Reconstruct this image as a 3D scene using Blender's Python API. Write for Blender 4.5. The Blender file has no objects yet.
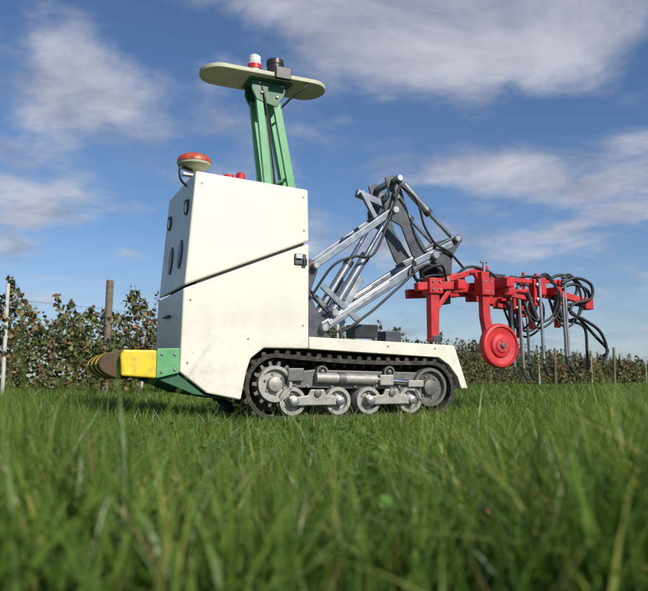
import bpy, bmesh, math, random
import numpy as np
from mathutils import Vector, Matrix
random.seed(7); rng=np.random.default_rng(11)
scene=bpy.context.scene
col=scene.collection
R=math.radians

# ---------------------------------------------------------------- materials
def nt(name):
    m=bpy.data.materials.new(name); m.use_nodes=True
    n=m.node_tree; b=n.nodes['Principled BSDF']; return m,n,b
def mat(name,c,rough=.5,metal=0.,noise=.12,scale=9.,bump=0.,dirt=None,dirt_amt=.5,coat=0.,dz=None):
    m,n,b=nt(name); N=n.nodes; L=n.links
    tc=N.new('ShaderNodeTexCoord')
    no=N.new('ShaderNodeTexNoise'); no.inputs['Scale'].default_value=scale; no.inputs['Detail'].default_value=4; no.inputs['Roughness'].default_value=.65
    L.new(tc.outputs['Object'],no.inputs['Vector'])
    mr=N.new('ShaderNodeMapRange'); mr.inputs[1].default_value=.3; mr.inputs[2].default_value=.7
    mr.inputs[3].default_value=1-noise; mr.inputs[4].default_value=1+noise*.5
    L.new(no.outputs['Fac'],mr.inputs[0])
    vm=N.new('ShaderNodeVectorMath'); vm.operation='SCALE'; vm.inputs[0].default_value=c
    L.new(mr.outputs[0],vm.inputs['Scale'])
    out=vm.outputs[0]
    if dirt:
        n2=N.new('ShaderNodeTexNoise'); n2.inputs['Scale'].default_value=scale*1.7; n2.inputs['Detail'].default_value=6; n2.inputs['Roughness'].default_value=.75
        L.new(tc.outputs['Object'],n2.inputs['Vector'])
        fac=N.new('ShaderNodeMapRange'); fac.inputs[1].default_value=.48; fac.inputs[2].default_value=.72; fac.inputs[3].default_value=0; fac.inputs[4].default_value=dirt_amt
        L.new(n2.outputs['Fac'],fac.inputs[0]); f=fac.outputs[0]
        if dz:
            sp=N.new('ShaderNodeSeparateXYZ'); L.new(tc.outputs['Object'],sp.inputs[0])
            g=N.new('ShaderNodeMapRange'); g.inputs[1].default_value=dz[0]; g.inputs[2].default_value=dz[1]; g.inputs[3].default_value=1.9; g.inputs[4].default_value=.12
            L.new(sp.outputs['Z'],g.inputs[0])
            mu=N.new('ShaderNodeMath'); mu.operation='MULTIPLY'; mu.use_clamp=True
            L.new(f,mu.inputs[0]); L.new(g.outputs[0],mu.inputs[1]); f=mu.outputs[0]
        mx=N.new('ShaderNodeMix'); mx.data_type='RGBA'
        L.new(f,mx.inputs['Factor']); L.new(out,mx.inputs['A']); mx.inputs['B'].default_value=(*dirt,1)
        out=mx.outputs['Result']
    if dz:  # fine mud splashes thrown up from the tracks
        n3=N.new('ShaderNodeTexNoise'); n3.inputs['Scale'].default_value=55; n3.inputs['Detail'].default_value=3
        L.new(tc.outputs['Object'],n3.inputs['Vector'])
        s3=N.new('ShaderNodeMapRange'); s3.inputs[1].default_value=.66; s3.inputs[2].default_value=.72; s3.inputs[3].default_value=0; s3.inputs[4].default_value=.5
        L.new(n3.outputs['Fac'],s3.inputs[0])
        m3=N.new('ShaderNodeMath'); m3.operation='MULTIPLY'; m3.use_clamp=True
        L.new(s3.outputs[0],m3.inputs[0]); L.new(g.outputs[0],m3.inputs[1])
        x3=N.new('ShaderNodeMix'); x3.data_type='RGBA'; L.new(m3.outputs[0],x3.inputs['Factor']); L.new(out,x3.inputs['A']); x3.inputs['B'].default_value=(.20,.15,.09,1)
        out=x3.outputs['Result']
    L.new(out,b.inputs['Base Color'])
    b.inputs['Metallic'].default_value=metal
    r2=N.new('ShaderNodeMapRange'); r2.inputs[1].default_value=.3; r2.inputs[2].default_value=.7
    r2.inputs[3].default_value=max(0,rough-.08); r2.inputs[4].default_value=min(1,rough+.12)
    L.new(no.outputs['Fac'],r2.inputs[0]); L.new(r2.outputs[0],b.inputs['Roughness'])
    b.inputs['Coat Weight'].default_value=coat
    if bump:
        bp=N.new('ShaderNodeBump'); bp.inputs['Strength'].default_value=bump; bp.inputs['Distance'].default_value=.01
        L.new(no.outputs['Fac'],bp.inputs['Height']); L.new(bp.outputs[0],b.inputs['Normal'])
    return m
DUST=(.30,.25,.18)
WHITE=mat('white_paint',(.72,.685,.585),.38,noise=.05,scale=2.2,dirt=(.42,.36,.26),dirt_amt=.45,dz=(.2,.9),bump=.05)
CORE=mat('dark_core',(.015,.015,.015),.7)
RUB=mat('track_rubber',(.028,.026,.024),.8,dirt=(.18,.14,.09),dirt_amt=.8,scale=14,bump=.4)
DUSTM=mat('dusty_metal',(.38,.37,.34),.5,.35,dirt=(.24,.19,.13),dirt_amt=.9,scale=16,bump=.25)
CAST=mat('cast_metal',(.15,.15,.145),.5,.5,dirt=(.24,.19,.13),dirt_amt=.7,scale=16,bump=.25)
STEEL=mat('painted_grey_steel',(.25,.285,.33),.34,.6,dirt=(.2,.17,.13),dirt_amt=.5,scale=12)
DSTEEL=mat('dark_steel',(.075,.082,.095),.4,.5,dirt=(.2,.17,.13),dirt_amt=.35,scale=12)
CHROME=mat('chrome_rod',(.75,.76,.78),.14,1.,noise=.04)
ZINC=mat('zinc_metal',(.42,.43,.44),.35,.8,dirt=DUST,dirt_amt=.4)
RED=mat('red_paint',(.56,.020,.026),.36,noise=.25,dirt=(.17,.08,.06),dirt_amt=.75,scale=12,bump=.08)
DRED=mat('red_wheel_paint',(.56,.025,.03),.45,noise=.2,dirt=(.25,.12,.09),dirt_amt=.55,scale=18)
GREEN=mat('green_paint',(.11,.36,.15),.4,noise=.15,dirt=(.2,.2,.12),dirt_amt=.35)
DGREEN=mat('dark_green_paint',(.03,.12,.055),.45)
BOARD=mat('beige_composite_board',(.48,.49,.34),.55,noise=.12,dirt=(.28,.28,.18),dirt_amt=.4)
YEL=mat('yellow_vinyl',(.80,.58,.02),.45,noise=.12,dirt=(.30,.21,.08),dirt_amt=.65,scale=14,bump=.1)
BEL=mat('brown_bellows',(.08,.045,.016),.6,noise=.3)
BLK=mat('black_plastic',(.02,.02,.022),.35,noise=.2)
HOSE=mat('rubber_hose',(.018,.018,.02),.5,noise=.2)
SENSW=mat('white_sensor',(.68,.68,.66),.4,noise=.04)
DOME=mat('orange_red_dome',(.46,.06,.03),.35,noise=.25,scale=25,dirt=(.5,.3,.12),dirt_amt=.6)
GLASS=mat('lamp_glass',(.35,.37,.4),.12,.2)
WOOD=mat('weathered_wood',(.19,.15,.11),.85,noise=.4,scale=12,bump=.5)
CONC=mat('white_post',(.55,.55,.52),.7,noise=.2,dirt=(.3,.27,.2),dirt_amt=.4)
BARK=mat('vine_bark',(.10,.07,.045),.9,noise=.4,scale=20,bump=.5)
WIRE=mat('wire',(.3,.3,.3),.4,.8)

def leafmat(name,trans=.35,rough=.5):
    m,n,b=nt(name); N=n.nodes; L=n.links
    a=N.new('ShaderNodeAttribute'); a.attribute_name='Col'
    L.new(a.outputs['Color'],b.inputs['Base Color']); b.inputs['Roughness'].default_value=rough
    b.inputs['Specular IOR Level'].default_value=.35
    if trans:
        t=N.new('ShaderNodeBsdfTranslucent')
        sc=N.new('ShaderNodeVectorMath'); sc.operation='MULTIPLY'; sc.inputs[1].default_value=(1.35,1.4,.55)
        L.new(a.outputs['Color'],sc.inputs[0]); L.new(sc.outputs[0],t.inputs['Color'])
        mx=N.new('ShaderNodeMixShader'); mx.inputs[0].default_value=trans
        L.new(b.outputs[0],mx.inputs[1]); L.new(t.outputs[0],mx.inputs[2])
        L.new(mx.outputs[0],n.nodes['Material Output'].inputs['Surface'])
    return m
GRASS=leafmat('grass_blade',.38,.36); LEAF=leafmat('vine_leaf',0,.5)

# ---------------------------------------------------------------- mesh helpers
def empty(name,loc=(0,0,0),rz=0):
    e=bpy.data.objects.new(name,None); e.location=loc; e.rotation_euler=(0,0,rz); e.empty_display_size=.2
    col.objects.link(e); return e
def obj(name,vs,fs,m,parent=None,bevel=0,smooth=None,seg=2):
    me=bpy.data.meshes.new(name); me.from_pydata([tuple(v) for v in vs],[],fs); me.update()
    bm=bmesh.new(); bm.from_mesh(me); bmesh.ops.recalc_face_normals(bm,faces=bm.faces); bm.to_mesh(me); bm.free()
    me.materials.append(m)
    if smooth:
        for p in me.polygons: p.use_smooth=True
        me.set_sharp_from_angle(angle=R(smooth))
    o=bpy.data.objects.new(name,me); col.objects.link(o)
    if parent: o.parent=parent
    if bevel:
        b=o.modifiers.new('bevel','BEVEL'); b.width=bevel; b.segments=seg; b.limit_method='ANGLE'; b.angle_limit=R(30)
    return o
def prism(name,poly,v0,v1,m,parent,bevel=.006,seg=2):
    n=len(poly)
    vs=[(p[0],v0,p[1]) for p in poly]+[(p[0],v1,p[1]) for p in poly]
    fs=[list(range(n)),list(range(2*n-1,n-1,-1))]+[[i,(i+1)%n,n+(i+1)%n,n+i] for i in range(n)]
    return obj(name,vs,fs,m,parent,bevel,None,seg)
def box(name,c,s,m,parent,bevel=.004,rot=None):
    vs=[]
    M=rot if rot is not None else Matrix.Identity(3)
    for x in (-.5,.5):
        for y in (-.5,.5):
            for z in (-.5,.5):
                vs.append(Vector(c)+M@Vector((x*s[0],y*s[1],z*s[2])))
    fs=[[0,1,3,2],[4,6,7,5],[0,4,5,1],[2,3,7,6],[0,2,6,4],[1,5,7,3]]
    return obj(name,vs,fs,m,parent,bevel)
def bar(name,p,q,w,h,m,parent,bevel=.004):
    p=Vector(p);q=Vector(q);d=q-p;l=d.length;d.normalize()
    side=Vector((0,1,0))
    if abs(d.y)>.9: side=Vector((1,0,0))
    up=side.cross(d).normalized(); side=d.cross(up).normalized()
    M=Matrix((d,side,up)).transposed()
    return box(name,(p+q)/2,(l,w,h),m,parent,bevel,M)
def lathe(name,c,prof,m,parent,axis='y',n=40,smooth=35):
    vs=[];fs=[]
    for (r,t) in prof:
        for i in range(n):
            a=2*math.pi*i/n; x,y=r*math.cos(a),r*math.sin(a)
            if axis=='y': vs.append((c[0]+x,c[1]+t,c[2]+y))
            elif axis=='x': vs.append((c[0]+t,c[1]+x,c[2]+y))
            else: vs.append((c[0]+x,c[1]+y,c[2]+t))
    k=len(prof)
    for j in range(k-1):
        for i in range(n):
            fs.append([j*n+i,j*n+(i+1)%n,(j+1)*n+(i+1)%n,(j+1)*n+i])
    fs.append(list(range(n))); fs.append(list(range((k-1)*n,k*n)))
    return obj(name,vs,fs,m,parent,0,smooth)
def catmull(pts,k=8):
    P=[Vector(p) for p in pts]; P=[P[0]*2-P[1]]+P+[P[-1]*2-P[-2]]
    out=[]
    for i in range(1,len(P)-2):
        for j in range(k):
            t=j/k
            out.append(.5*((2*P[i])+(P[i+1]-P[i-1])*t+(2*P[i-1]-5*P[i]+4*P[i+1]-P[i+2])*t*t+(3*P[i]-P[i-1]-3*P[i+1]+P[i+2])*t**3))
    out.append(P[-2]); return out
def sweep(name,pts,r,m,parent,n=12,k=8,smooth=True,rs=None):
    P=catmull(pts,k) if smooth else [Vector(p) for p in pts]
    vs=[];fs=[];up=Vector((.13,.97,.2)).normalized()
    for i,p in enumerate(P):
        d=(P[min(i+1,len(P)-1)]-P[max(i-1,0)]).normalized()
        if abs(d.dot(up))>.97: up=Vector((1,.1,.1)).normalized()
        a=d.cross(up).normalized(); b=d.cross(a).normalized(); up=-b if (-b).dot(up)>0 else b
        rr=r if rs is None else rs[0]+(rs[1]-rs[0])*i/(len(P)-1)
        for j in range(n):
            t=2*math.pi*j/n; vs.append(p+rr*(math.cos(t)*a+math.sin(t)*b))
    for i in range(len(P)-1):
        for j in range(n): fs.append([i*n+j,i*n+(j+1)%n,(i+1)*n+(j+1)%n,(i+1)*n+j])
    fs.append(list(range(n))); fs.append(list(range((len(P)-1)*n,len(P)*n)))
    return obj(name,vs,fs,m,parent,0,40)
def rod(name,p,q,r,m,parent,n=20): return sweep(name,[p,q],r,m,parent,n=n,smooth=False)
def pin(name,u,v,z,r,w,m,parent):
    return lathe(name,(u,v,z),[(r*.8,-w/2-.012),(r,-w/2-.006),(r,w/2+.006),(r*.8,w/2+.012)],m,parent)

# ---------------------------------------------------------------- robot
TH=R(24); OR=(-.91,4.4,0)
rob=empty('tracked_agricultural_robot',OR,TH)
W=.85
upper=[(.075,1.655),(.875,1.615),(.882,1.250),(.018,.893)]
lower=[(.882,1.232),(.882,.50),(.56,.50),(.47,.43),(.44,.34),(.405,.16),(.18,.205),(0,.34),(.012,.872)]
prism('upper_hood',upper,0,W,WHITE,rob,.014,3)
prism('lower_body',lower,0,W,WHITE,rob,.012,3)
prism('inner_core',[(.1,1.6),(.85,1.58),(.85,.62),(.1,.5)],.02,W-.02,CORE,rob,0)
fend=[(.884,.583),(2.05,.547),(2.075,.535),(2.185,.225),(2.125,.225),(2.095,.31),(2.02,.40),(1.93,.455),(.884,.50)]
prism('track_fender',fend,0,.27,WHITE,rob,.006)
prism('track_fender_far',fend,W-.27,W,WHITE,rob,.006)
prism('rear_deck',[(.884,.575),(1.95,.548),(1.95,.50),(.884,.50)],.272,W-.272,DSTEEL,rob,.004)
box('chassis',(1.2,W/2,.33),(1.5,.34,.3),CORE,rob)
def onfront(z): return .012+(z-.88)*(.063/.77) if z>.88 else .006
for v in (.15,.70):
    u=onfront(1.42)
    lathe('head_lamp_ring',(u-.005,v,1.44),[(.055,.03),(.055,.0),(.048,-.006),(.044,.004)],DSTEEL,rob,'x')
    lathe('head_lamp_lens',(u-.005,v,1.44),[(.044,.0),(.03,-.006),(.01,-.008)],GLASS,rob,'x')
for v in (.22,.52):
    n=24
    vs=[];fs=[]
    for k,(sc,du) in enumerate([(1,.01),(1,-.005),(.82,-.007)]):
        for i in range(n):
            a=2*math.pi*i/n; zz=1.13+.10*sc*math.sin(a)
            vs.append((onfront(zz)+du,v+.06*sc*math.cos(a),zz))
    for j in range(2):
        for i in range(n): fs.append([j*n+i,j*n+(i+1)%n,(j+1)*n+(i+1)%n,(j+1)*n+i])
    fs.append(list(range(2*n,3*n)))
    obj('oval_camera_window',vs,fs,BLK,rob,0,35)
box('front_handle',(-.005,.42,.72),(.03,.16,.015),DSTEEL,rob)
box('latch_plate',(.815,-.006,1.115),(.085,.014,.075),DSTEEL,rob,.004)
box('latch_lever',(.80,-.02,1.13),(.05,.016,.03),ZINC,rob,.004)
box('latch_hook',(.845,-.018,1.095),(.03,.014,.05),BLK,rob,.004)
for (u,z) in ((.12,1.58),(.84,1.56),(.845,1.32),(.05,.40),(.84,.66),(.06,.80),(1.5,.53),(1.9,.52),(.45,.56)):
    lathe('bolt',(u,-.001,z),[(.007,.004),(.007,-.002),(.005,-.004)],ZINC,rob,'y',12)
# roof parts
lathe('gps_dome_base',(.10,.15,1.70),[(.02,-.06),(.02,0),(.085,.012),(.112,.03),(.115,.045)],BOARD,rob,'z',48)
lathe('gps_dome_top',(.10,.15,1.70),[(.117,.045),(.117,.062),(.105,.085),(.075,.102),(.035,.112),(.01,.115)],DOME,rob,'z',48)
box('gps_bracket',(.07,.15,1.665),(.10,.05,.02),SENSW,rob)
sweep('gps_cable',[(.08,.13,1.69),(.0,.11,1.70),(.0,.11,1.62),(.05,.14,1.58)],.008,HOSE,rob)
lathe('beacon_base',(.43,.16,1.625),[(.04,0),(.04,.04),(.033,.045)],BLK,rob,'z')
lathe('beacon_lamp',(.43,.16,1.665),[(.033,.004),(.033,.045),(.022,.06),(.005,.064)],RED,rob,'z')
lathe('emergency_stop',(.34,.14,1.635),[(.03,0),(.03,.03),(.038,.035),(.038,.055),(.02,.06)],RED,rob,'z')
box('roof_hatch',(.45,.48,1.643),(.45,.4,.02),WHITE,rob,.005,Matrix.Rotation(R(2.8),3,'Y'))
# mast
for v in (.36,.50):
    bar('mast_post_front',(.715,v,1.60),(.625,v,2.40),.03,.06,GREEN,rob)
    bar('mast_post_rear',(.915,v,1.58),(.745,v,2.44),.03,.062,GREEN,rob)
bar('mast_brace',(.72,.43,1.72),(.87,.43,1.80),.11,.02,DGREEN,rob)
bar('mast_web',(.775,.43,1.62),(.70,.43,2.38),.02,.03,DGREEN,rob)
hd=[(.60,2.36),(.76,2.32),(.82,2.42),(.84,2.515),(.56,2.515),(.56,2.44)]
prism('mast_head',hd,.34,.36,DGREEN,rob)
prism('mast_head_far',hd,.50,.52,DGREEN,rob)
box('mast_head_plate',(.71,.43,2.517),(.34,.22,.012),DGREEN,rob)
for (u,z) in ((.64,2.42),(.76,2.40),(.62,2.49),(.80,2.49)): lathe('mast_bolt',(u,.338,z),[(.012,.003),(.012,-.006),(.006,-.01)],ZINC,rob,'y',8)
box('mast_foot',(.81,.43,1.63),(.28,.2,.02),DGREEN,rob)
n=20;pl=[]
for i in range(n+1):
    a=-math.pi/2+math.pi*i/n; pl.append((1.03+.15*math.cos(a),.43+.17*math.sin(a)))
for i in range(n+1):
    a=math.pi/2+math.pi*i/n; pl.append((.34+.15*math.cos(a),.43+.17*math.sin(a)))
k=len(pl); vs=[(x,y,2.526) for x,y in pl]+[(x,y,2.560) for x,y in pl]
obj('antenna_board',vs,[list(range(k)),list(range(2*k-1,k-1,-1))]+[[i,(i+1)%k,k+(i+1)%k,k+i] for i in range(k)],BOARD,rob,.006)
lathe('white_sensor_body',(.61,.43,2.56),[(.045,0),(.045,.10),(.05,.10),(.05,.118),(.045,.12)],SENSW,rob,'z')
lathe('sensor_red_band',(.61,.43,2.63),[(.0515,0),(.0515,.035)],RED,rob,'z')
lathe('sensor_cap',(.61,.43,2.684),[(.046,0),(.046,.045),(.03,.058),(.01,.06)],SENSW,rob,'z')
lathe('lidar_scanner',(.775,.43,2.56),[(.055,0),(.068,.02),(.068,.055),(.062,.06),(.062,.125),(.068,.13),(.066,.165),(.04,.175)],BLK,rob,'z')
box('lidar_bracket',(.775,.25,2.555),(.12,.03,.09),BLK,rob)
sweep('lidar_cable',[(.83,.43,2.58),(.93,.40,2.59),(.99,.33,2.57),(.97,.27,2.50),(.88,.30,2.42),(.80,.34,2.33)],.009,HOSE,rob)
sweep('antenna_cable',[(.62,.36,2.52),(.66,.33,2.38),(.70,.335,2.1),(.74,.335,1.8),(.76,.36,1.64)],.008,HOSE,rob)
# bumper
prism('bumper_side_pad',[(-.355,.315),(-.145,.30),(-.145,.475),(-.345,.475),(-.365,.44)],-.01,.05,YEL,rob,.012,3)
prism('bumper_side_pad_far',[(-.355,.315),(-.145,.30),(-.145,.475),(-.345,.475),(-.365,.44)],W-.05,W+.01,YEL,rob,.012,3)
box('bumper_core',(-.24,W/2,.388),(.19,W-.12,.15),BLK,rob)
npl=17
for i in range(npl):
    v=.06+(W-.12)*(i+.5)/npl
    rr=.105 if i%2==0 else .096
    prof=[]
    for j in range(15):
        a=math.pi/2+math.pi*j/14
        prof.append((-.30+rr*1.75*math.cos(a),.388+rr*.90*math.sin(a)))
    prism('bumper_pleat',prof,v-(W-.12)/npl/2*.98,v+(W-.12)/npl/2*.98,YEL if i%3==1 else BEL,rob,.010)
prism('bumper_bracket',[(-.143,.30),(.0,.335),(.0,.49),(-.143,.485)],.0,.03,GREEN,rob,.004)
prism('bumper_bracket_far',[(-.143,.30),(.0,.335),(.0,.49),(-.143,.485)],W-.03,W,GREEN,rob,.004)
prism('bumper_skid',[(-.14,.298),(.0,.333),(.17,.20),(.36,.158),(.10,.20)],.03,W-.03,DGREEN,rob,.004)
box('bumper_back_plate',(-.12,W/2,.388),(.03,W-.08,.16),DGREEN,rob)
for (u,z) in ((-.11,.45),(-.03,.45),(-.11,.34),(-.03,.355)): lathe('bracket_bolt',(u,0,z),[(.010,.004),(.010,-.005),(.006,-.008)],ZINC,rob,'y',8)

# tracks
def track(v0,v1,near):
    c1=(.66,.245,.195); c2=(1.87,.225,.175)
    path=[]
    for i in range(16):
        a=math.pi/2+math.pi*i/15; path.append((c1[0]+c1[2]*math.cos(a),c1[1]+c1[2]*math.sin(a)))
    for i in range(1,24): path.append((c1[0]+(c2[0]-c1[0])*i/24,.05))
    for i in range(16):
        a=-math.pi/2+math.pi*i/15; path.append((c2[0]+c2[2]*math.cos(a),c2[1]+c2[2]*math.sin(a)))
    for i in range(1,24):
        t=i/24; path.append((c2[0]+(c1[0]-c2[0])*t,c2[1]+c2[2]+(c1[1]+c1[2]-c2[1]-c2[2])*t-.018*math.sin(math.pi*t)))
    n=len(path); vs=[];fs=[]
    nor=[]
    for i in range(n):
        p=Vector(path[i-1]);q=Vector(path[(i+1)%n]);d=(q-p).normalized(); nor.append(Vector((d.y,-d.x)))
    for i in range(n):
        p=Vector(path[i]);o=nor[i]
        for (off,v) in ((0,v0),(.028,v0),(.028,v1),(0,v1)):
            w=p+o*off; vs.append((w.x,v,w.y))
    for i in range(n):
        a=i*4;b=((i+1)%n)*4
        for j in range(4): fs.append([a+j,a+(j+1)%4,b+(j+1)%4,b+j])
    obj('rubber_track',vs,fs,RUB,rob,0,50)
    L=[0]
    for i in range(n): L.append(L[-1]+(Vector(path[(i+1)%n])-Vector(path[i])).length)
    tot=L[-1]; m=46; vs=[];fs=[]
    for k in range(m):
        s=tot*k/m; i=max(j for j in range(n) if L[j]<=s); t=(s-L[i])/(L[i+1]-L[i])
        p=Vector(path[i]).lerp(Vector(path[(i+1)%n]),t); o=nor[i].lerp(nor[(i+1)%n],t).normalized(); d=Vector((-o.y,o.x))
        for (lo,hi,hw,vv0,vv1) in ((.026,.052,.020,v0+.004,v1-.004),(-.03,.004,.012,(v0+v1)/2-.03,(v0+v1)/2+.03)):
            b=len(vs)
            for v in (vv0,vv1):
                for (o1,h) in ((lo,hw),(hi,hw*.65),(hi,-hw*.65),(lo,-hw)):
                    w=p+o*o1+d*h; vs.append((w.x,v,w.y))
            fs+= [[b,b+1,b+2,b+3],[b+7,b+6,b+5,b+4]]+[[b+j,b+(j+1)%4,b+4+(j+1)%4,b+4+j] for j in range(4)]
    obj('track_lugs',vs,fs,RUB,rob,.003)
    s=1 if near else -1; f=v0+.012 if near else v1-.012
    def wheel(nm,u,z,r,w,m,rim=.7):
        pr=[(r*.99,s*w),(r,s*.012),(r*.96,0),(r*rim,0),(r*(rim-.05),s*.03),(r*.42,s*.03),(r*.38,-s*.004),(r*.2,-s*.010),(r*.05,-s*.012)]
        lathe(nm,(u,f,z),pr,m,rob,'y',44)
        for k in range(6):
            a=k*math.pi/3+.3+u*7
            lathe('wheel_bolt',(u+r*.55*math.cos(a),f+s*.03,z+r*.55*math.sin(a)),[(.009,s*.004),(.009,-s*.008),(.005,-s*.012)],ZINC,rob,'y',8)
    wheel('drive_sprocket',.655,.262,.125,.16,DUSTM,.8)
    vs=[];fs=[]
    for k in range(14):
        a=2*math.pi*k/14; b=len(vs)
        for v in (f+s*.02,f+s*.05):
            for (rr,da) in ((.12,-.13),(.158,-.06),(.158,.06),(.12,.13)):
                vs.append((.655+rr*math.cos(a+da),v,.262+rr*math.sin(a+da)))
        fs+= [[b,b+1,b+2,b+3],[b+7,b+6,b+5,b+4]]+[[b+j,b+(j+1)%4,b+4+(j+1)%4,b+4+j] for j in range(4)]
    obj('sprocket_teeth',vs,fs,CAST,rob,.002)
    wheel('rear_idler',1.875,.235,.145,.16,CAST,.82)
    for u in (.78,1.12,1.36,1.70): wheel('road_wheel',u,.145,.098,.16,DUSTM,.72)
    for u in (1.0,1.53): wheel('carrier_roller',u,.345,.045,.14,CAST)
    g=f-s*.030
    for (a,b_) in ((.78,1.12),(1.36,1.70)):
        mid=(a+b_)/2
        prism('bogie_beam',[(a-.03,.118),(b_+.03,.118),(b_+.035,.17),(mid+.07,.185),(mid+.05,.225),(mid-.05,.225),(mid-.07,.185),(a-.035,.17)],min(g,g+s*.022),max(g,g+s*.022),DUSTM,rob,.006)
        for u in (a,b_): lathe('axle_cap',(u,g,.145),[(.030,s*.004),(.030,-s*.012),(.018,-s*.018),(.004,-s*.018)],ZINC,rob,'y',20)
        lathe('bogie_pivot',(mid,g,.20),[(.026,s*.004),(.026,-s*.012),(.012,-s*.016)],CAST,rob,'y',20)
    h=f+s*.03
    prism('track_frame',[(.62,.24),(1.9,.215),(1.9,.33),(1.75,.345),(.95,.36),(.75,.34)],min(h,h+s*.10),max(h,h+s*.10),CAST,rob,.006)
    rod('tensioner_cylinder',(.95,h-s*.022,.305),(1.42,h-s*.022,.292),.036,DUSTM,rob)
    rod('tensioner_collar',(1.12,h-s*.022,.300),(1.17,h-s*.022,.299),.043,CAST,rob)
    rod('tensioner_rod',(1.42,h-s*.022,.292),(1.78,h-s*.022,.265),.020,CHROME,rob)
    box('tensioner_block',(1.50,h-s*.02,.288),(.11,.05,.075),DUSTM,rob,.006)
    box('tensioner_fork',(1.74,h-s*.02,.262),(.13,.06,.05),DUSTM,rob,.006)
    box('motor_block',(.80,h-s*.015,.325),(.12,.05,.09),CAST,rob,.008)
    for u in (.9,1.08,1.26,1.44,1.62): lathe('frame_bolt',(u,h,.245),[(.012,s*.004),(.012,-s*.010),(.006,-s*.014)],ZINC,rob,'y',8)
track(.02,.25,True); track(W-.25,W-.02,False)

# ---------------------------------------------------------------- lift linkage (part of the robot)
V1,V2=.27,.55; VM=(V1+V2)/2
def crank(v):
    prism('bell_crank',[(1.66,1.88),(1.73,1.91),(1.79,1.85),(1.90,1.52),(2.04,1.32),(2.10,1.29),(2.10,1.22),(1.98,1.20),(1.90,1.27),(1.80,1.50),(1.66,1.56),(1.65,1.66),(1.70,1.72)],v+.03,v+.048,DSTEEL,rob,.005)
for v in (V1,V2):
    prism('hitch_plate',[(.886,.60),(1.16,.585),(1.17,.70),(1.06,.78),(1.00,.92),(1.06,1.08),(1.06,1.16),(.96,1.18),(.886,1.0)],v-.012,v+.012,DSTEEL,rob,.004)
    bar('lower_boom',(1.10,v,.67),(2.06,v,1.27),.05,.075,STEEL,rob,.008)
    bar('boom_stiffener',(1.14,v-.03,.70),(1.66,v-.03,1.025),.012,.04,ZINC,rob)
    bar('upper_link',(1.03,v,1.12),(1.70,v,1.60),.03,.055,STEEL,rob,.006)
    crank(v)
    rod('lift_cylinder_barrel',(1.18,v+.015,.78),(1.47,v+.015,1.23),.034,STEEL,rob)
    rod('lift_cylinder_gland',(1.45,v+.015,1.20),(1.475,v+.015,1.24),.039,DSTEEL,rob)
    rod('lift_cylinder_rod',(1.45,v+.015,1.20),(1.70,v+.015,1.60),.017,CHROME,rob)
    rod('tilt_cylinder_barrel',(1.80,v-.01,1.83),(2.03,v-.01,1.62),.030,ZINC,rob)
    rod('tilt_cylinder_gland',(2.01,v-.01,1.638),(2.04,v-.01,1.61),.035,DSTEEL,rob)
    rod('tilt_cylinder_rod',(2.03,v-.01,1.62),(2.27,v-.01,1.42),.017,CHROME,rob)
    bar('short_strut',(1.09,v-.02,.98),(1.40,v-.02,.72),.02,.045,STEEL,rob)
    bar('stay_strut',(1.28,v-.01,.82),(1.42,v-.01,1.06),.02,.05,ZINC,rob)
    prism('tool_coupler',[(2.02,1.24),(2.10,1.36),(2.30,1.47),(2.34,1.42),(2.24,1.28),(2.22,1.06),(2.12,1.04),(2.10,1.20)],v-.03,v-.012,DSTEEL,rob,.005)
    bar('coupler_link',(1.88,v-.03,1.20),(2.24,v-.03,1.38),.02,.05,STEEL,rob)
for (u,z,r) in ((1.10,.67,.03),(1.03,1.12,.026),(1.70,1.60,.030),(1.74,1.86,.028),(2.06,1.27,.032),(2.27,1.42,.026),(1.18,.78,.028),(2.16,1.08,.024)):
    pin('linkage_pin',u,VM,z,r,V2-V1+.12,ZINC,rob)
for (u,z) in ((1.45,.89),(1.88,1.16),(1.40,1.385),(1.75,1.74)):
    rod('cross_tube',(u,V1,z),(u,V2,z),.028,STEEL,rob)
bar('top_bracket',(1.46,VM,1.76),(1.72,VM,1.68),.05,.055,STEEL,rob)
bar('top_bracket_leg',(1.48,VM-.05,1.76),(1.60,VM-.05,1.56),.03,.04,STEEL,rob)
box('valve_block',(1.50,VM,.66),(.20,.16,.10),BLK,rob)
box('valve_block',(1.74,VM,.62),(.14,.14,.09),DSTEEL,rob)
hz=[[(1.0,.22,.9),(1.15,.18,1.12),(1.32,.18,1.20),(1.5,.20,1.24),(1.66,.22,1.56),(1.76,.22,1.84)],
 [(1.0,.30,.75),(1.2,.22,.64),(1.45,.20,.78),(1.72,.20,1.0),(1.95,.20,1.18),(2.12,.22,1.14),(2.2,.25,1.02)],
 [(1.72,.24,1.84),(1.88,.20,1.70),(1.95,.2,1.5),(2.05,.2,1.36),(2.2,.22,1.30),(2.35,.24,1.18)],
 [(1.92,.3,1.25),(1.86,.24,1.12),(1.93,.22,1.02),(2.06,.22,1.0),(2.16,.25,1.1)],
 [(1.92,.26,1.22),(1.84,.20,1.16),(1.88,.20,1.06),(2.0,.2,1.10),(2.2,.22,1.12)],
 [(1.0,.34,1.0),(1.1,.3,.84),(1.22,.28,.76),(1.36,.26,.86)]]
for h in hz: sweep('hydraulic_hose',h,.010,HOSE,rob)
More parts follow.
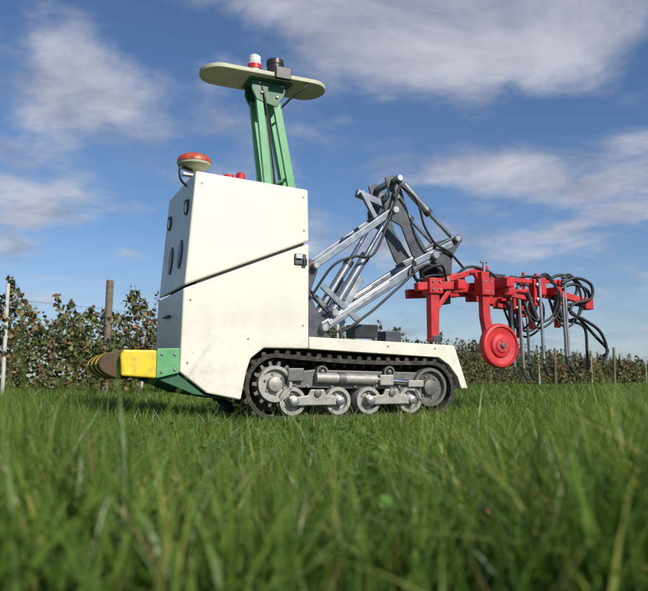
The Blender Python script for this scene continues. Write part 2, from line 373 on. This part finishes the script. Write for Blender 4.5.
# ---------------------------------------------------------------- cultivator implement
cul=empty('red_weeding_cultivator',OR,TH)
def lat(u,z,v0,v1,s,m=RED): bar('cross_beam',(u,v0,z),(u,v1,z),s,s,m,cul,.006)
lat(2.17,1.02,.02,.72,.075); lat(2.62,1.06,.0,.85,.075); lat(3.20,1.03,.1,.8,.07)
for v in (.22,.60):
    bar('side_beam',(2.02,v,1.0),(2.70,v,1.05),.06,.075,RED,cul,.006)
    bar('rear_side_beam',(2.66,v+.05,1.0),(3.36,v+.05,1.04),.05,.065,RED,cul,.006)
    bar('diagonal_brace',(2.12,v,1.07),(2.56,v,1.20),.035,.045,RED,cul,.005)
bar('diagonal_brace',(2.56,.4,1.2),(2.66,.4,1.06),.035,.045,RED,cul,.005)
bar('head_stock',(2.24,.42,.90),(2.24,.42,1.26),.22,.04,DSTEEL,cul)
v=.06
bar('stub_arm',(1.80,v+.035,.99),(2.20,v+.035,1.02),.06,.06,RED,cul,.006)
prism('stub_leg',[(1.91,.97),(1.99,.97),(1.98,.60),(1.93,.57),(1.91,.60)],v,v+.07,RED,cul,.006)
box('stub_clamp',(1.95,v+.035,1.0),(.12,.11,.12),RED,cul,.008)
box('stub_shoe',(1.955,v+.035,.60),(.07,.085,.05),DSTEEL,cul,.006)
bar('stub_brace',(2.12,v+.035,1.0),(1.96,v+.035,.80),.02,.035,RED,cul,.004)
for (u,z) in ((1.92,1.03),(1.98,1.03),(1.92,.97),(1.98,.97),(2.40,1.06),(2.46,1.06),(2.40,.98),(2.46,.98)):
    lathe('clamp_bolt',(u,.04,z),[(.010,.006),(.010,-.006),(.006,-.010)],ZINC,cul,'y',6)
def gauge(v):
    prism('depth_leg',[(2.385,1.14),(2.46,1.14),(2.46,.80),(2.49,.66),(2.42,.62),(2.39,.78)],v,v+.06,RED,cul,.006)
    box('depth_clamp',(2.43,v+.03,1.02),(.12,.11,.14),RED,cul,.008)
    rod('depth_spindle',(2.43,v+.03,1.05),(2.43,v+.03,1.22),.012,ZINC,cul)
    rod('depth_crank',(2.40,v+.03,1.22),(2.46,v+.03,1.22),.009,ZINC,cul)
    r=.175
    lathe('red_gauge_wheel',(2.535,v-.03,.555),[(r*.97,.06),(r,.045),(r,.015),(r*.95,0),(r*.86,-.004),(r*.82,.008),(r*.56,.016),(r*.50,.000),(r*.34,-.006),(r*.30,-.014),(r*.1,-.016)],DRED,cul,'y',56)
    lathe('wheel_hub',(2.535,v-.046,.555),[(.022,.004),(.022,-.010),(.014,-.016),(.004,-.016)],CAST,cul,'y',20)
    for k in range(5):
        a=2*math.pi*k/5+.2
        lathe('hub_bolt',(2.535+.040*math.cos(a),v-.044,.555+.040*math.sin(a)),[(.006,.006),(.006,-.005)],ZINC,cul,'y',8)
    rod('wheel_axle',(2.535,v-.05,.555),(2.535,v+.12,.555),.016,ZINC,cul)
    bar('wheel_arm',(2.45,v+.04,.70),(2.535,v+.04,.555),.03,.05,RED,cul)
gauge(.06)
def head(u,v,dz=0,hoses=2,ln=.28):
    box('tool_clamp',(u,v,1.04+dz),(.10,.11,.15),RED,cul,.008)
    bar('tool_arm_upper',(u,v,1.10+dz),(u+ln,v-.02,1.09+dz),.03,.035,RED,cul)
    bar('tool_arm_lower',(u,v,.98+dz),(u+ln,v-.02,.94+dz),.03,.035,RED,cul)
    box('tool_carrier',(u+ln,v-.02,1.0+dz),(.06,.07,.22),RED,cul,.008)
    lathe('carrier_pin',(u+ln,v-.058,1.06+dz),[(.016,.004),(.016,-.01),(.008,-.014)],ZINC,cul,'y',12)
    lathe('carrier_pin',(u+ln,v-.058,.94+dz),[(.016,.004),(.016,-.01),(.008,-.014)],ZINC,cul,'y',12)
    rod('tool_shank',(u+ln+.01,v-.07,1.14+dz),(u+ln+.03,v-.07,.42+dz),.013,ZINC,cul)
    rod('tool_spring',(u+ln-.09,v-.04,1.0+dz),(u+ln,v-.04,.78+dz),.018,DSTEEL,cul)
    bar('red_tool_stem',(u+ln-.02,v-.0,.92+dz),(u+ln-.02,v-.0,.70+dz),.03,.05,RED,cul)
    sweep('tool_blade',[(u+ln+.03,v-.07,.46+dz),(u+ln+.05,v-.06,.38+dz),(u+ln+.11,v-.02,.33+dz),(u+ln+.19,v+.02,.32+dz)],.02,DSTEEL,cul,n=8,rs=(.018,.010))
    for i in range(hoses):
        j=random.uniform(-.03,.03)
        sweep('tool_hose',[(u+ln,v-.05-.03*i,1.12+dz),(u+ln+.10+j,v-.08,1.15+dz-.02*i),(u+ln+.2+j+.03*i,v-.08,1.0+dz),(u+ln+.16+.03*i,v-.06,.84+j+dz),(u+ln+.06+j,v-.05,.76+dz-.05*i),(u+ln-.05,v-.03,.80+dz-.04*i),(u+ln-.1,v,.94+dz)],.010,HOSE,cul)
head(2.66,.12,0,2); head(2.84,.60,-.02,1); head(3.08,.22,.03,2,.22); head(3.10,.74,-.03,2,.22)
for (v,o) in ((.12,0),(.16,.05),(.3,-.05)):
    sweep('hose_loop',[(3.25,v,1.10-o),(3.40,v-.02,1.15-o),(3.56,v-.02,1.10-o),(3.55,v-.02,.98-o),(3.38,v,.93),(3.34,v,.85+o),(3.48,v,.80),(3.66,v,.70-o),(3.73+o,v,.54),(3.68,v,.42+o)],.013,HOSE,cul)
bar('rear_end_bar',(3.24,.16,1.02),(3.56,.16,.95),.04,.055,DRED,cul)
box('rear_end_block',(3.56,.16,.94),(.09,.08,.10),RED,cul,.01)
for (u,v,t,b_) in ((2.70,.0,.92,.38),(3.02,.5,1.05,.40),(3.24,.1,1.02,.48),(3.42,.3,1.0,.50)):
    rod('spring_tine',(u,v,t),(u+.02,v,b_),.010,ZINC,cul)
    sweep('tine_tip',[(u+.02,v,b_),(u+.03,v,b_-.06),(u+.09,v,b_-.10)],.011,DSTEEL,cul,n=8,rs=(.013,.006))
for (u,v,z) in ((2.1,.3,1.08),(2.35,.3,1.13),(2.5,.5,1.12),(2.8,.2,1.12),(3.05,.4,1.13)):
    box('pipe_clamp',(u,v,z),(.05,.06,.05),DSTEEL,cul)
sweep('feed_hose',[(2.2,.25,1.05),(2.35,.2,1.19),(2.55,.2,1.17),(2.7,.2,1.10),(2.95,.2,1.15),(3.2,.2,1.14)],.011,HOSE,cul)
sweep('feed_hose',[(2.15,.2,1.05),(2.0,.05,1.16),(1.86,.1,1.10),(1.95,.14,1.04)],.011,HOSE,cul)
box('control_valve',(2.72,.35,1.13),(.16,.14,.08),DSTEEL,cul)
rod('rear_post',(3.22,.4,1.03),(3.22,.4,1.22),.014,RED,cul)
rod('rear_post',(3.00,.3,1.03),(3.00,.3,1.20),.014,RED,cul)

# ---------------------------------------------------------------- ground
def fbm(x,y,s):
    return (np.sin(x*1.3*s+.5*np.sin(y*2.1*s))+np.sin(y*1.7*s+1.3+.8*np.sin(x*.9*s))+.5*np.sin((x+y)*3.1*s+.4)+.5*np.sin((x-y)*2.7*s+2.))/3
def gh(x,y):
    return .02*fbm(x,y,.9)*np.clip((np.hypot(x-.0,y-5)-1.2)/2,0.1,1)
def gridobj(name,xs,ys,m,z0=0):
    X,Y=np.meshgrid(xs,ys); Z=gh(X,Y)+z0
    v=np.stack([X,Y,Z],-1).reshape(-1,3); nx,ny=len(xs),len(ys)
    f=[[j*nx+i,j*nx+i+1,(j+1)*nx+i+1,(j+1)*nx+i] for j in range(ny-1) for i in range(nx-1)]
    return obj(name,v.tolist(),f,m,None,0,80)
m,n,b=nt('ground_soil_grass'); N=n.nodes;L=n.links
tc=N.new('ShaderNodeTexCoord')
n1=N.new('ShaderNodeTexNoise'); n1.inputs['Scale'].default_value=.6; n1.inputs['Detail'].default_value=7; n1.inputs['Roughness'].default_value=.7
n2=N.new('ShaderNodeTexNoise'); n2.inputs['Scale'].default_value=14; n2.inputs['Detail'].default_value=4
L.new(tc.outputs['Object'],n1.inputs['Vector']); L.new(tc.outputs['Object'],n2.inputs['Vector'])
cr=N.new('ShaderNodeValToRGB'); e=cr.color_ramp.elements
e[0].position=.35; e[0].color=(.035,.06,.014,1); e[1].position=.62; e[1].color=(.07,.12,.025,1)
q=cr.color_ramp.elements.new(.75); q.color=(.11,.10,.05,1)
L.new(n1.outputs['Fac'],cr.inputs[0])
mx=N.new('ShaderNodeMix'); mx.data_type='RGBA'; mx.blend_type='MULTIPLY'; mx.inputs['Factor'].default_value=.5
L.new(cr.outputs[0],mx.inputs['A']); L.new(n2.outputs['Color'],mx.inputs['B']); L.new(mx.outputs['Result'],b.inputs['Base Color'])
b.inputs['Roughness'].default_value=.95
bp=N.new('ShaderNodeBump'); bp.inputs['Strength'].default_value=.6; bp.inputs['Distance'].default_value=.05
L.new(n2.outputs['Fac'],bp.inputs['Height']); L.new(bp.outputs[0],b.inputs['Normal'])
xs=np.unique(np.concatenate([-np.geomspace(8,900,14),np.linspace(-8,8,65),np.geomspace(8,900,14)]))
ys=np.unique(np.concatenate([-np.geomspace(3,600,12),np.linspace(-3,20,93),np.geomspace(20,1500,16)]))
gridobj('ground',xs,ys,m)

# ---------------------------------------------------------------- numpy mesh
def npmesh(name,V,F,C,m,parent=None):
    me=bpy.data.meshes.new(name)
    me.vertices.add(len(V)); me.vertices.foreach_set('co',V.astype(np.float32).ravel())
    k=F.shape[1]; me.loops.add(F.size); me.loops.foreach_set('vertex_index',F.astype(np.int32).ravel())
    me.polygons.add(len(F)); me.polygons.foreach_set('loop_start',np.arange(0,F.size,k,dtype=np.int32))
    me.polygons.foreach_set('loop_total',np.full(len(F),k,dtype=np.int32))
    me.update(calc_edges=True)
    ca=me.color_attributes.new('Col','FLOAT_COLOR','POINT')
    ca.data.foreach_set('color',np.concatenate([C,np.ones((len(C),1))],1).astype(np.float32).ravel())
    me.polygons.foreach_set('use_smooth',np.ones(len(F),dtype=bool))
    me.materials.append(m)
    o=bpy.data.objects.new(name,me); col.objects.link(o)
    if parent: o.parent=parent
    return o
def blades(x,y,h,w,bend,colr,seg):
    n=len(x); th=rng.uniform(0,2*np.pi,n); az=rng.uniform(0,2*np.pi,n)
    z=gh(x,y)-.01
    V=np.zeros((n,seg+1,2,3)); C=np.zeros((n,seg+1,2,3))
    for i in range(seg+1):
        t=i/seg
        lean=bend*h*(t**1.9); up=h*(t-.28*np.minimum(bend,1.6)*t**2.4)
        ww=w*(1-t**1.7)*(.7+.5*np.sin(np.pi*min(t*1.3,1)))/2+.0002
        cx=x+lean*np.cos(az); cy=y+lean*np.sin(az); cz=z+up
        tw=th+.8*t
        for s,k in ((-1,0),(1,1)):
            V[:,i,k,0]=cx+s*ww*np.cos(tw); V[:,i,k,1]=cy+s*ww*np.sin(tw); V[:,i,k,2]=cz
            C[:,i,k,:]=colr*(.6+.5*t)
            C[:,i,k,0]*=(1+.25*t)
    base=(np.arange(n)*(seg+1)*2)[:,None,None]
    q=np.array([[2*i,2*i+1,2*i+3,2*i+2] for i in range(seg)])[None]
    return V.reshape(-1,3),(base+q).reshape(-1,4),C.reshape(-1,3)
def wedge(n,y0,y1,margin):
    y=np.sqrt(rng.uniform(0,1,int(n*1.0))*(y1**2-y0**2)+y0**2)
    hw=.50*y+margin; x=rng.uniform(-1,1,len(y))*hw
    return x,y
def gcol(n,x,y):
    base=np.array([.155,.275,.045]); dark=np.array([.066,.150,.028]); yel=np.array([.26,.32,.08]); dry=np.array([.34,.29,.15])
    t=np.clip(.55+.4*fbm(x,y,1.6)+rng.normal(0,.32,n),0,1)[:,None]
    c=dark*(1-t)+base*t
    r=rng.uniform(0,1,n)[:,None]
    c=np.where(r>.87,yel,c); c=np.where(r>.985,dry,c)
    return c*rng.uniform(.7,1.25,(n,1))
parts=[]
def under(x,y):
    dx=x+.91; dy=y-4.4; c,s=math.cos(TH),math.sin(TH)
    u=dx*c+dy*s; v=-dx*s+dy*c
    return (u>.42)&(u<2.1)&(v>-.02)&(v<.87)
for (nn,y0,y1,mg,h0,h1,w,seg) in ((24000,.62,2.0,.7,.09,.28,.0062,5),(34000,2.0,4.0,.8,.07,.22,.0066,4),(42000,4.0,9.,1.2,.05,.17,.0085,3),(34000,9.,24.,2.,.06,.17,.016,2),(16000,24,70,3.,.08,.2,.05,1)):
    x,y=wedge(nn,y0,y1,mg)
    nc=max(1,nn//70); cx,cy=wedge(nc,y0,y1,mg); pick=rng.integers(0,nc,nn); pull=rng.uniform(0,1,nn)<.5
    x=np.where(pull,cx[pick]+rng.normal(0,.03,nn)*(1+y/12),x); y=np.where(pull,cy[pick]+rng.normal(0,.03,nn)*(1+y/12),y)
    keep=(~under(x,y))&(y>.6); x,y,pull=x[keep],y[keep],pull[keep]; n_=len(x)
    pat=np.clip(.6+.5*fbm(x,y,1.1),.25,1.15)
    h=(h0+(h1-h0)*rng.beta(2,2.0,n_))*(.62+.45*pat)*np.where(pull,1.14,1)
    tall=rng.uniform(0,1,n_)>.97; h=np.where(tall,h*1.4,h)
    side=np.clip((np.abs(x/y+.02)-.10)/.3,0,1); h*=(.90+.38*side)
    d=np.hypot(x-.05,y-5.0); h*=np.clip(.6+.25*d/1.6,.5,1.0)
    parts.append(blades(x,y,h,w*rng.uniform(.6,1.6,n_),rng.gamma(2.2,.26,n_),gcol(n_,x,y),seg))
off=0;Vs=[];Cs=[];Fs4=[]
for V,F,C in parts: Vs.append(V);Fs4.append(F+off);Cs.append(C);off+=len(V)
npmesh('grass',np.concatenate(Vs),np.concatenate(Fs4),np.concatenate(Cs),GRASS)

def weeds(n,cxy,sig):
    V=[];F=[];C=[];o=0
    prof=[(0,.10),(.2,.7),(.45,1),(.75,.8),(1,.08)]
    for _ in range(n):
        c=cxy[rng.integers(0,len(cxy))]
        x=c[0]+rng.normal(0,sig); y=c[1]+rng.normal(0,sig*1.4)
        if y<.85: continue
        hgt=rng.uniform(.06,.15)
        for k in range(rng.integers(4,8)):
            az=rng.uniform(0,6.28); ln=rng.uniform(.016,.036); wd=ln*rng.uniform(.28,.42); tilt=rng.uniform(-.1,1.1)
            bx=x+rng.normal(0,.015); by=y+rng.normal(0,.015); g0=float(gh(bx,by)); bz=hgt*rng.uniform(.4,1.1)+g0
            d=np.array([math.cos(az)*math.cos(tilt),math.sin(az)*math.cos(tilt),math.sin(tilt)]); s=np.array([-math.sin(az),math.cos(az),rng.normal(0,.2)])
            cc=np.array([.11,.21,.045])*rng.uniform(.6,1.4)
            rows=[]
            for (t,w_) in prof:
                p=np.array([bx,by,bz])+d*ln*t+np.array([0,0,-.3*ln*t*t])
                for sg in (-1,0,1):
                    V.append(p+s*sg*wd*w_+np.array([0,0,.12*wd*abs(sg)*w_])); C.append(cc*(1.25 if sg==0 else 1))
            for i in range(4):
                for j in range(2):
                    a=o+i*3+j; F.append([a,a+1,a+4,a+3])
            o+=15
            # leaf stalk down to the plant's root
            for (px,py,pz) in ((x,y,g0-.01),(bx,by,bz)):
                for sg in (-1,1): V.append(np.array([px+sg*.0009,py,pz])); C.append(cc*.8)
            F.append([o,o+1,o+3,o+2]); o+=4
    return np.array(V),np.array(F),np.array(C)
cl=[(.25,1.5),(.45,1.3),(.65,1.7),(.85,2.2),(.35,2.1),(.45,1.1),(.6,1.45),(.3,1.0),(-.5,2.0),(.1,2.6)]
V,F,C=weeds(520,cl,.2); npmesh('broadleaf_weeds',V,F,C,GRASS)

# ---------------------------------------------------------------- vine rows
def vine_row(p0,d,length,dens,leaf,hmax,seedshift=0,posts=(),trunks=True,post_h=1.95,green=.5):
    d=np.array(d)/np.hypot(*d); nrm=np.array([-d[1],d[0]])
    e=empty('vine_row',(p0[0],p0[1],0),0)
    nl=int(dens*length)
    s=rng.uniform(0,length,nl)
    def top_(s): return hmax*(.84+.10*np.sin(s*1.9+seedshift)+.07*np.sin(s*5.3+seedshift*2)+.05*np.sin(s*13.1))
    top=top_(s)
    t=rng.beta(1.4,1.15,nl); z=.10+t*(top-.10)
    off=rng.normal(0,.17,nl)*(1+.4*np.sin(s*2.3+z*3))
    ns=int(length*3.2); ssh=rng.uniform(0,length,ns); hsh=rng.uniform(.12,.46,ns); lsh=rng.normal(0,.16,ns); osh=rng.normal(0,.12,ns)
    k=rng.uniform(0,1,nl)<.12; pk=rng.integers(0,ns,nl); tt=rng.uniform(-.3,1,nl)
    z=np.where(k,top_(ssh[pk])+hsh[pk]*tt,z); s=np.where(k,ssh[pk]+lsh[pk]*tt+rng.normal(0,.02,nl),s); off=np.where(k,osh[pk]+rng.normal(0,.03,nl),off)
    gap=np.sin(s*3.7+z*4.1+seedshift)+np.sin(s*8.3-z*5.7)+.8*np.sin(s*1.3+2)
    k=(gap>-1.1)|(rng.uniform(0,1,nl)<.2); s,z,off=s[k],z[k],off[k]; nl=len(s)
    P=np.stack([d[0]*s+nrm[0]*off,d[1]*s+nrm[1]*off,z],-1)
    a=rng.normal(0,1,(nl,3)); a[:,2]-=.5; a/=np.linalg.norm(a,axis=1)[:,None]
    b_=rng.normal(0,1,(nl,3)); b_=np.cross(a,b_); b_/=np.linalg.norm(b_,axis=1)[:,None]
    sz=(leaf*rng.uniform(.5,1.25,nl))[:,None]
    c3=np.cross(a,b_)
    v0=P-a*sz*.45; v3=P+a*sz*.55
    l1=P-a*sz*.25-b_*sz*.48+c3*sz*.15; l2=P+a*sz*.22-b_*sz*.36+c3*sz*.10
    r1=P-a*sz*.25+b_*sz*.48+c3*sz*.15; r2=P+a*sz*.22+b_*sz*.36+c3*sz*.10
    V=np.stack([v0,l1,l2,v3,r2,r1],1).reshape(-1,3)
    base=(np.arange(nl)*6)[:,None,None]
    F=(base+np.array([[0,1,2,3],[0,3,4,5]])[None]).reshape(-1,4)
    olive=np.array([.088,.112,.032]);brown=np.array([.15,.095,.042]);ora=np.array([.24,.155,.055]);dk=np.array([.045,.058,.024])
    r=(rng.uniform(0,1,nl)+.22*np.sin(s*1.7+seedshift)+.15*np.sin(s*4+z*3))[:,None]
    c=np.where(r<green,olive,np.where(r<green+.28,brown,np.where(r<green+.40,ora,dk)))*rng.uniform(.6,1.3,(nl,1))
    npmesh('vine_foliage',V,F,np.repeat(c,6,0),LEAF,e)
    if trunks:
        for i in range(int(min(length,22)/.9)):
            ss=.4+i*.9; q=[d[0]*ss,d[1]*ss]
            j=random.uniform(-.05,.05)
            sweep('vine_trunk',[(q[0],q[1],-.05),(q[0]+j,q[1]+.02,.35),(q[0]-j,q[1],.75),(q[0]+j*2,q[1],1.15)],.025,BARK,e,n=6,k=3,rs=(.03,.014))
        nn=int(min(length,24)*3.2)
        for i in range(nn):
            q=(d[0]*ssh[i]+nrm[0]*osh[i],d[1]*ssh[i]+nrm[1]*osh[i]); tp=float(top_(ssh[i]))+hsh[i]
            if ssh[i]>24: continue
            sweep('vine_cane',[(q[0],q[1],.9),(q[0],q[1],1.3),(q[0]+d[0]*lsh[i],q[1]+d[1]*lsh[i],tp)],.006,BARK,e,n=4,k=2,rs=(.008,.003))
        for z_ in (.75,1.15,1.5):
            rod('trellis_wire',(0,0,z_),(d[0]*length,d[1]*length,z_),.003,WIRE,e,n=5)
    for (ss,kind) in posts:
        q=(d[0]*ss,d[1]*ss)
        if kind=='w': rod('wood_post',(q[0],q[1],-.1),(q[0]+.03,q[1],post_h+.06),.062,WOOD,e,n=12)
        else: rod('metal_post',(q[0]+nrm[0]*-.25,q[1]+nrm[1]*-.25,-.1),(q[0]+nrm[0]*-.25,q[1]+nrm[1]*-.25,post_h-.25),.028,CONC,e,n=8)
    return e
D=(.546,.838)
vine_row((-7.5,6.4),D,62,1150,.075,1.68,0,[(.9,'c'),(4.75,'c'),(6.8,'w'),(10.5,'c'),(14,'c'),(20,'c'),(26,'w'),(32,'c'),(38,'c'),(44,'w'),(50,'c')],green=.45)
vine_row((-10.5,7.4),D,70,520,.095,1.68,2.1,[(i,'c') for i in range(5,66,6)],trunks=False,green=.45)
vine_row((-13.9,8.4),D,70,340,.12,1.7,4.4,[(i,'w') for i in range(5,66,8)],trunks=False,green=.4)
for i in range(4):
    vine_row((9.0+i*2.6,36-i*.9),(.62,.785),40,240 if i else 320,.13,1.2,i*1.7,[(k,'c' if (k//5)%2 else 'w') for k in range(0,40,5)],trunks=False,post_h=1.75,green=.35)

# ---------------------------------------------------------------- world
w=bpy.data.worlds.new('World'); scene.world=w; w.use_nodes=True
N=w.node_tree.nodes; L=w.node_tree.links; bg=N['Background']
SD=Vector((.62,-.78,0)).normalized(); EL=R(35)
sky=N.new('ShaderNodeTexSky'); sky.sky_type='NISHITA'; sky.sun_disc=False
sky.sun_elevation=EL; sky.sun_rotation=math.atan2(SD.x,SD.y); sky.air_density=1.; sky.dust_density=.25; sky.ozone_density=3.8
tc=N.new('ShaderNodeTexCoord'); sp=N.new('ShaderNodeSeparateXYZ'); L.new(tc.outputs['Generated'],sp.inputs[0])
def M(op,a,b=None,c=None,clamp=False):
    x=N.new('ShaderNodeMath'); x.operation=op; x.use_clamp=clamp
    for i,v in enumerate((a,b,c)):
        if v is None: continue
        if isinstance(v,(int,float)): x.inputs[i].default_value=v
        else: L.new(v,x.inputs[i])
    return x.outputs[0]
X,Y,Z=sp.outputs
az=M('ARCTAN2',X,Y); el=M('ARCSINE',Z)
den=M('ADD',M('MAXIMUM',Z,0.),.18)
cv=N.new('ShaderNodeCombineXYZ'); L.new(M('DIVIDE',X,den),cv.inputs[0]); L.new(M('DIVIDE',Y,den),cv.inputs[1])
def noise(sc,det,rough,dist,off):
    ad=N.new('ShaderNodeVectorMath'); ad.operation='ADD'; L.new(cv.outputs[0],ad.inputs[0]); ad.inputs[1].default_value=off
    x=N.new('ShaderNodeTexNoise'); x.inputs['Scale'].default_value=sc; x.inputs['Detail'].default_value=det; x.inputs['Roughness'].default_value=rough; x.inputs['Distortion'].default_value=dist
    L.new(ad.outputs[0],x.inputs['Vector']); return x.outputs['Fac']
nA=noise(2.2,7,.58,.25,(3.1,1.7,0))
banks=[(-5,31,9,4,.9),(9,29,13,5,1.15),(20,26.5,11,5,1.2),(0,24,9,2.2,.5),
 (-19,20.5,9,3.2,.9),(-24,13,6,2.6,1.15),(13,16.,7,2.2,.95),(24,14.,5,2.0,1.05),(12,10.5,13,1.8,.5),
 (-25,31,6,4,-.8),(-15,27,6,2.2,-.5),(9,20.,9,1.8,-.7),(-15,12,4,2.5,-.5)]
tot=None
for (a,e_,sa,se,st) in banks:
    dx=M('MULTIPLY',M('SUBTRACT',az,R(a)),1/R(sa)); dz=M('MULTIPLY',M('SUBTRACT',el,R(e_)),1/R(se))
    g=M('MULTIPLY',M('EXPONENT',M('MULTIPLY',M('ADD',M('MULTIPLY',dx,dx),M('MULTIPLY',dz,dz)),-1.)),st)
    tot=g if tot is None else M('ADD',tot,g)
val=M('ADD',M('MULTIPLY',tot,.22),M('MULTIPLY',nA,1.25))
mr=N.new('ShaderNodeMapRange'); mr.interpolation_type='SMOOTHSTEP'; L.new(val,mr.inputs[0]); mr.inputs[1].default_value=.59; mr.inputs[2].default_value=.91; mr.inputs[3].default_value=0; mr.inputs[4].default_value=.9
hz_=N.new('ShaderNodeMapRange'); L.new(Z,hz_.inputs[0]); hz_.inputs[1].default_value=.0; hz_.inputs[2].default_value=.2; hz_.inputs[3].default_value=.45; hz_.inputs[4].default_value=0
fac=M('MAXIMUM',mr.outputs[0],hz_.outputs[0])
cc=N.new('ShaderNodeMix'); cc.data_type='RGBA'; cm=N.new('ShaderNodeMapRange'); L.new(noise(3.0,5,.6,.3,(1,8,5)),cm.inputs[0]); cm.inputs[1].default_value=.36; cm.inputs[2].default_value=.64
L.new(cm.outputs[0],cc.inputs['Factor']); cc.inputs['A'].default_value=(3.1,3.4,4.4,1); cc.inputs['B'].default_value=(5.7,5.9,6.7,1)
tint=N.new('ShaderNodeVectorMath'); tint.operation='MULTIPLY'; tint.inputs[1].default_value=(.78,.88,1.0); L.new(sky.outputs[0],tint.inputs[0])
mx=N.new('ShaderNodeMix'); mx.data_type='RGBA'; L.new(fac,mx.inputs['Factor']); L.new(tint.outputs[0],mx.inputs['A']); L.new(cc.outputs['Result'],mx.inputs['B'])
L.new(mx.outputs['Result'],bg.inputs['Color']); bg.inputs['Strength'].default_value=.1
w.cycles.sampling_method='MANUAL'; w.cycles.sample_map_resolution=256

sun=bpy.data.lights.new('sun','SUN'); sun.energy=5.; sun.angle=R(.5); sun.color=(1,.94,.85)
so=bpy.data.objects.new('sun',sun); col.objects.link(so)
dirv=Vector((SD.x*math.cos(EL),SD.y*math.cos(EL),math.sin(EL)))
so.rotation_euler=dirv.to_track_quat('Z','Y').to_euler(); so.location=(5,-5,8)

cam=bpy.data.cameras.new('camera'); co=bpy.data.objects.new('camera',cam); col.objects.link(co)
co.location=(0,0,.3); co.rotation_euler=(R(96.8),0,0)
cam.sensor_width=36; cam.sensor_fit='HORIZONTAL'; cam.lens=36*695/648; cam.clip_end=5000; cam.clip_start=.02
cam.dof.use_dof=True; cam.dof.focus_distance=4.7; cam.dof.aperture_fstop=4.0
scene.camera=co
scene.view_settings.view_transform='Standard'; scene.view_settings.look='None'; scene.view_settings.exposure=0
